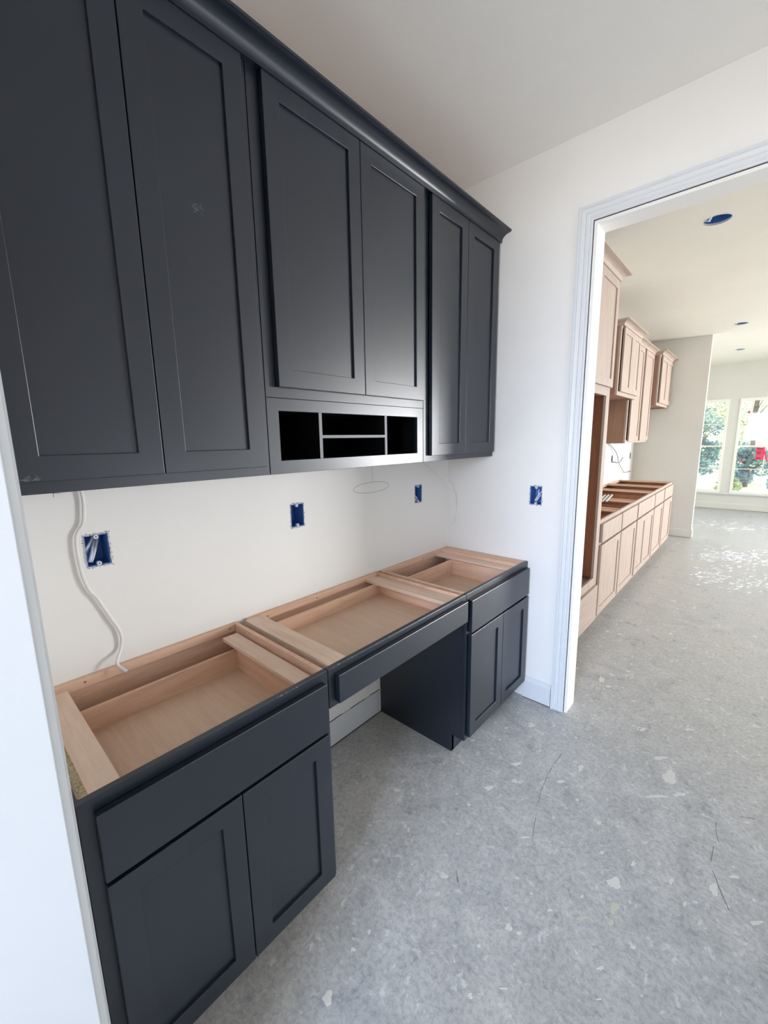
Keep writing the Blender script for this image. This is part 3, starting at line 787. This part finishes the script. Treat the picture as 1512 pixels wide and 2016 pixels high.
# tall oven cabinet
ov = thing('oven_cabinet', (0.3, 2.98, 0), 'tall light maple oven cabinet with open appliance bay, just past the doorway', 'cabinet')
Y0, Y1 = 2.505, 3.449; CT = 2.70
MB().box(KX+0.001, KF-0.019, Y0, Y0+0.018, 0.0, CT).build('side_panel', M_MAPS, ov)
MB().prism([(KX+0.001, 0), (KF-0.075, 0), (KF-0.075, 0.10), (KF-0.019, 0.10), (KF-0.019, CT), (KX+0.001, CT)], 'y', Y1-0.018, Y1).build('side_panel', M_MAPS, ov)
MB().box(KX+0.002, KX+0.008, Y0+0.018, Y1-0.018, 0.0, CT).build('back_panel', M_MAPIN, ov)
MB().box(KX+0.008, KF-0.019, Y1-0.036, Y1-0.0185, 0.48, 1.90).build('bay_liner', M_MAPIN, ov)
MB().slab('x', KF-0.019, KF, (Y0, Y1), (0.10, CT), [(2.585, 3.362, 0.487, 1.893), (2.585, 3.362, 0.16, 0.40), (2.585, 3.362, 1.97, 2.64)]).build('face_frame', M_MAPZ, ov, bevel=0.001)
MB().box(KX+0.008, KF-0.13, Y0+0.018, Y1-0.037, 0.485, 0.503).build('bay_floor', M_PALE, ov)
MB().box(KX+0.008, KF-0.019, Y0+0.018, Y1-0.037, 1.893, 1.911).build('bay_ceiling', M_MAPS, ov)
MB().box(KF-0.125, KF-0.019, Y0+0.018, Y1-0.037, 0.443, 0.459).build('ledge', M_MAPY, ov)
shaker_door(ov, 2.535, 2.975, 1.953, 2.684, KF+0.002, M_MAPZ, M_MAPZ)
shaker_door(ov, 2.979, 3.432, 1.953, 2.684, KF+0.002, M_MAPZ, M_MAPZ)
MB().box(KF+0.002, KF+0.021, 2.535, 3.432, 0.128, 0.418).build('drawer', M_MAPY, ov, bevel=0.002)
MB().box(KF-0.087, KF-0.075, Y0, Y1-0.018, 0, 0.10).build('toe_kick', M_MAPY, ov)
crown(ov, [(KF+0.022, Y0, 2.685), (KF+0.022, Y1, 2.685), (KX+0.005, Y1, 2.685)], 1, M_MAPY)
MB().box(KF, KF+0.0218, Y0, Y1, 2.686, 2.70).build('backer_strip', M_MAPY, ov)

def kupper(y0, y1, xf, z0, doors, label, nm='kitchen_wall_cabinet', left_return=False):
    r = thing(nm, (0.15, (y0+y1)/2, z0), label, 'cabinet', 'light maple wall cabinets')
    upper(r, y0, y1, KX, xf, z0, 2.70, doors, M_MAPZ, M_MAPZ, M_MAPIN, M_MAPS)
    yb = y1-0.002
    p = [(xf+0.022, y0, 2.679), (xf+0.022, yb, 2.679)]
    if left_return: p = [(KX+0.004, y0, 2.679)] + p
    crown(r, p, 1, M_MAPY)
    MB().box(xf+0.0002, xf+0.0218, y0+0.001, y1-0.003, 2.680, 2.70).build('backer_strip', M_MAPY, r)
    return r
kupper(4.752, 5.597, 0.385, 2.013, [(4.820, 5.203, 2.052, 2.677), (5.206, 5.575, 2.052, 2.677)],
       'short light maple wall cabinet with a pair of doors over the cooktop gap', left_return=True)
kupper(5.600, 6.247, 0.312, 1.510, [(5.690, 6.200, 1.535, 2.677)], 'tall light maple wall cabinet right beside the short cooktop one')
kupper(6.250, 6.846, 0.312, 1.510, [(6.300, 6.812, 1.535, 2.677)], 'tall light maple wall cabinet next to the refrigerator one')
kupper(6.850, 7.828, 0.395, 2.010, [(6.93, 7.375, 2.048, 2.677), (7.378, 7.800, 2.048, 2.677)],
       'short deep light maple wall cabinet over the refrigerator gap at the end wall', left_return=True)

# ------------------------------------------------------------------ floor marks
cam_p = M.translation
def on_floor(px, py):
    d = rt*(px-756) + dn*(py-1008) + fw*812.86
    t_ = -cam_p.z/d.z
    return cam_p + d*t_
def splat(mb, px, py, rx, ry, seed, h=0.0008):
    rn = random.Random(seed); c = on_floor(px, py); h += 0.00003*(seed % 23); zb = 0.0001+0.000004*(seed % 19)
    ax = (on_floor(px+rx, py)-on_floor(px-rx, py))/2; ay = (on_floor(px, py+ry)-on_floor(px, py-ry))/2
    n = 30; base = len(mb.v); mb.v.append((c.x, c.y, h)); ph = [rn.uniform(0, 6.28) for _ in range(4)]
    for k in range(n):
        th = 2*math.pi*k/n; r = 0.80+0.13*math.sin(2*th+ph[0])+0.12*math.sin(3*th+ph[1])+0.08*math.sin(5*th+ph[2])+0.06*math.sin(9*th+ph[3])+rn.uniform(-0.05, 0.05)
        q = c + ax*math.cos(th)*r + ay*math.sin(th)*r
        mb.v.append((q.x, q.y, zb)); mb.v.append((q.x*0.9+c.x*0.1, q.y*0.9+c.y*0.1, h))
    for k in range(n):
        k2 = (k+1) % n
        mb.f.append((base, base+2+2*k, base+2+2*k2)); mb.f.append((base+2+2*k, base+1+2*k, base+1+2*k2, base+2+2*k2))
S = lambda a, b: (600+a/1.658, 1400+b/1.658)
mud = MB()
for i, (a, b, rx, ry) in enumerate([(1010, 560, 30, 20), (685, 228, 10, 9), (665, 705, 14, 14), (700, 724, 9, 8), (158, 778, 9, 10), (75, 935, 20, 30), (1190, 215, 30, 24),
        (1222, 272, 22, 9), (1150, 278, 38, 7), (1160, 153, 25, 7), (900, 185, 11, 12), (690, 172, 18, 7), (960, 365, 10, 7), (970, 462, 8, 7), (1335, 580, 16, 28), (1400, 540, 20, 7),
        (1475, 690, 24, 10), (965, 838, 15, 8), (1072, 770, 10, 9), (568, 766, 9, 6), (540, 928, 10, 12), (650, 905, 14, 5), (300, 258, 15, 6), (352, 270, 6, 5), (338, 388, 5, 9),
        (720, 412, 18, 5), (740, 45, 15, 8), (1100, 60, 18, 6), (1255, 60, 18, 5), (658, 55, 8, 4), (550, 95, 10, 3), (455, 540, 16, 6), (535, 305, 8, 4), (1195, 555, 9, 11),
        (1240, 630, 7, 11), (905, 605, 7, 6), (740, 595, 5, 5), (800, 650, 12, 5), (210, 720, 7, 8), (1100, 930, 5, 4), (960, 940, 10, 4), (835, 230, 14, 7), (1072, 498, 10, 10), (890, 290, 6, 5), (600, 250, 16, 9), (1440, 760, 8, 7), (350, 500, 6, 4), (500, 400, 10, 3)]):
    px, py = S(a, b); splat(mud, px, py, rx/1.658, ry/1.658, i)
E8 = lambda a, b: (1100+a/5.04, 900+b/5.04)
for i, (a, b, rx, ry) in enumerate([(300, 1880, 16, 6), (600, 1755, 25, 8), (880, 1715, 18, 7), (1345, 1495, 24, 8), (1140, 1425, 30, 6), (1025, 1360, 18, 4), (650, 1415, 18, 5), (1185, 855, 14, 4), (480, 1730, 20, 7), (410, 1880, 14, 7), (730, 1975, 14, 8), (1470, 1940, 20, 6)]):
    px, py = E8(a, b); splat(mud, px, py, rx/5.04, ry/5.04, 60+i)
E2 = lambda a, b: (980+a/5.4, 1180+b/5.4)
for i, (a, b, rx, ry) in enumerate([(1100, 850, 30, 45), (1170, 925, 30, 12), (215, 1200, 20, 10), (240, 1175, 16, 10), (25, 1490, 20, 12), (840, 730, 30, 10), (1500, 1370, 25, 20), (1440, 1080, 25, 10), (975, 505, 12, 6), (1300, 370, 25, 8)]):
    px, py = E2(a, b); splat(mud, px, py, rx/5.4, ry/5.4, 90+i)
mud.build('dried_mud_splatter', M_MUD, floor, kind='stuff')
yel = MB()
for i, (a, b, rx, ry) in enumerate([(1010, 640, 18, 22), (1000, 690, 9, 14), (905, 675, 22, 9)]):
    px, py = S(a, b); splat(yel, px, py, rx/1.658, ry/1.658, 130+i, 0.0004)
yel.build('yellowish_splatter', M_MUDY, floor, kind='stuff')
sc = MB()
def stroke(pts, wpx, h=0.0003):
    q0 = [on_floor(*p) for p in pts]; q = []; rn = random.Random(int(pts[0][0]*7))
    for a, b in zip(q0[:-1], q0[1:]):
        k = max(2, int((b-a).length/0.03))
        q += [a.lerp(b, i_/k)+Vector((rn.uniform(-1, 1)*0.002, rn.uniform(-1, 1)*0.002, 0)) for i_ in range(k)]
    q.append(q0[-1])
    for a, b in zip(q[:-1], q[1:]):
        d = (b-a).normalized(); n_ = Vector((-d.y, d.x, 0)) * (wpx*rn.uniform(0.3, 1.0))
        sc.quad((a.x-n_.x, a.y-n_.y, h), (b.x-n_.x, b.y-n_.y, h), (b.x+n_.x, b.y+n_.y, h), (a.x+n_.x, a.y+n_.y, h))
stroke([S(838, 140), S(815, 170), S(790, 215), S(770, 260), S(762, 300)], 0.0018)
stroke([S(755, 345), S(748, 385), S(742, 430)], 0.0015)
stroke([S(1343, 362), S(1344, 395), S(1352, 430)], 0.0028)
stroke([S(1335, 440), S(1325, 490)], 0.002)
stroke([S(1330, 520), S(1350, 570), S(1385, 650)], 0.003)
stroke([S(1440, 420), S(1470, 458)], 0.0013)
stroke([S(1420, 345), S(1468, 352)], 0.0022)
stroke([S(640, 300), S(668, 330)], 0.0015)
stroke([S(495, 520), S(500, 560)], 0.003)
stroke([E8(1050, 1560), E8(1150, 1590), E8(1290, 1610), E8(1512, 1668)], 0.0025)
stroke([E2(1100, 940), E2(1090, 1000), E2(1085, 1050)], 0.0012)
stroke([E2(775, 1265), E2(795, 1278)], 0.002)
sc.build('scuff_marks', M_SCUFF, floor, kind='stuff')
# glossy floor patches, with the window glare put into pale flakes
gl = MB(); rn = random.Random(31)
def glare_flakes(cx, cy, sx, sy, n):
    for k in range(n):
        px = cx+rn.gauss(0, sx*0.5); py = cy+rn.gauss(0, sy*0.5)
        splat(gl, px, py, rn.uniform(1.5, 6), rn.uniform(0.5, 1.6), 1000+rn.randrange(9999), 0.0005)
glare_flakes(1415, 1092, 45, 14, 90); glare_flakes(1470, 1105, 60, 20, 110); glare_flakes(1400, 1135, 40, 18, 80); glare_flakes(1470, 1150, 50, 16, 60)
glare_flakes(1410, 1032, 50, 8, 40); glare_flakes(1470, 1040, 50, 6, 40)
gl.build('floor_glare_flakes', M_GLARE, floor, kind='stuff')

# ------------------------------------------------------------------ outside the far windows
gd = MB(); nx, ny = 24, 24
for i in range(nx+1):
    for j in range(ny+1):
        x = -22+44*i/nx; y = 11.7+34*j/ny
        gd.v.append((x, y, -0.35 + 0.05*max(0, y-16) + 0.12*math.sin(x*0.9)*math.sin(y*0.7)))
for i in range(nx):
    for j in range(ny):
        a = i*(ny+1)+j; gd.f.append((a, a+ny+1, a+ny+2, a+1))
o = gd.build('yard_ground', M_GRASS, smooth=True); o['kind'] = 'structure'

def tree(x, y, h, r, mat, label, seed, trunk=True, z0=-0.2):
    rn = random.Random(seed)
    t = thing('tree' if trunk else 'shrub', (x, y, z0), label, 'tree' if trunk else 'shrub', 'trees outside the far windows' if trunk else 'shrubs outside the far windows')
    mb = MB()
    mb.tube([(x, y, z0-0.2), (x+0.05, y, z0+h*0.3), (x-0.06, y+0.05, z0+h*0.6), (x, y, z0+h*0.85)], 0.05+h*0.012, 7)
    for k in range(7):
        a = rn.uniform(0, 6.28); zz = z0+h*rn.uniform(0.3, 0.7)
        mb.tube([(x, y, zz), (x+math.cos(a)*r*0.4, y+math.sin(a)*r*0.4, zz+h*0.12), (x+math.cos(a)*r*0.75, y+math.sin(a)*r*0.75, zz+h*0.2)], 0.02, 5)
    mb.build('trunk', M_BARK, t)
    fo = MB(); cl = [(rn.uniform(-.6, .6)*r, rn.uniform(-.6, .6)*r, z0+h*rn.uniform(0.18 if not trunk else 0.3, 0.9), rn.uniform(.25, .5)*r) for _ in range(16)]
    for k in range(2600):
        c = cl[rn.randrange(16)]
        d = Vector((rn.gauss(0, 1), rn.gauss(0, 1), rn.gauss(0, 1))); d = d.normalized()*c[3]*rn.uniform(0.5, 1.0)
        p = Vector((x+c[0], y+c[1], c[2])) + d
        a = Vector((rn.uniform(-1, 1), rn.uniform(-1, 1), rn.uniform(-1, 1))).normalized()*0.055
        b = a.cross(Vector((rn.uniform(-1, 1), rn.uniform(-1, 1), 1))).normalized()*0.035
        fo.quad(p-a, p-b, p+a, p+b)
    fo.build('foliage', mat, t, kind='stuff')
tree(0.0, 16.6, 2.6, 0.75, M_LEAFB, 'blue-green leafy tree filling the left window', 1)
tree(-0.6, 21.5, 4.2, 1.6, M_LEAFA, 'yellow-green tree behind the one in the left window', 2)
tree(3.1, 24.5, 5.4, 1.9, M_LEAFB, 'tall blue-green tree with its crown at the top of the right window', 3)
tree(3.2, 19.5, 3.2, 0.9, M_LEAFA, 'green tree at the right edge of the right window', 4)
tree(1.25, 18.5, 1.5, 0.62, M_LEAFB, 'bluish shrub at the middle of the right window, left of its neighbour', 5, trunk=False)
tree(2.2, 17.2, 1.3, 0.55, M_LEAFB, 'bluish shrub at the lower right of the right window', 7, trunk=False)
tree(1.2, 27.5, 4.0, 1.9, M_LEAFA, 'wide yellow-green tree far back in the middle of the right window', 8)
tree(4.3, 28.0, 5.6, 1.7, M_LEAFB, 'farthest blue-green tree at the top right of the right window', 9)
tree(0.95, 15.0, 0.55, 0.35, M_LEAFA, 'low yellow-green shrub near the sill line of the right window', 6, trunk=False)
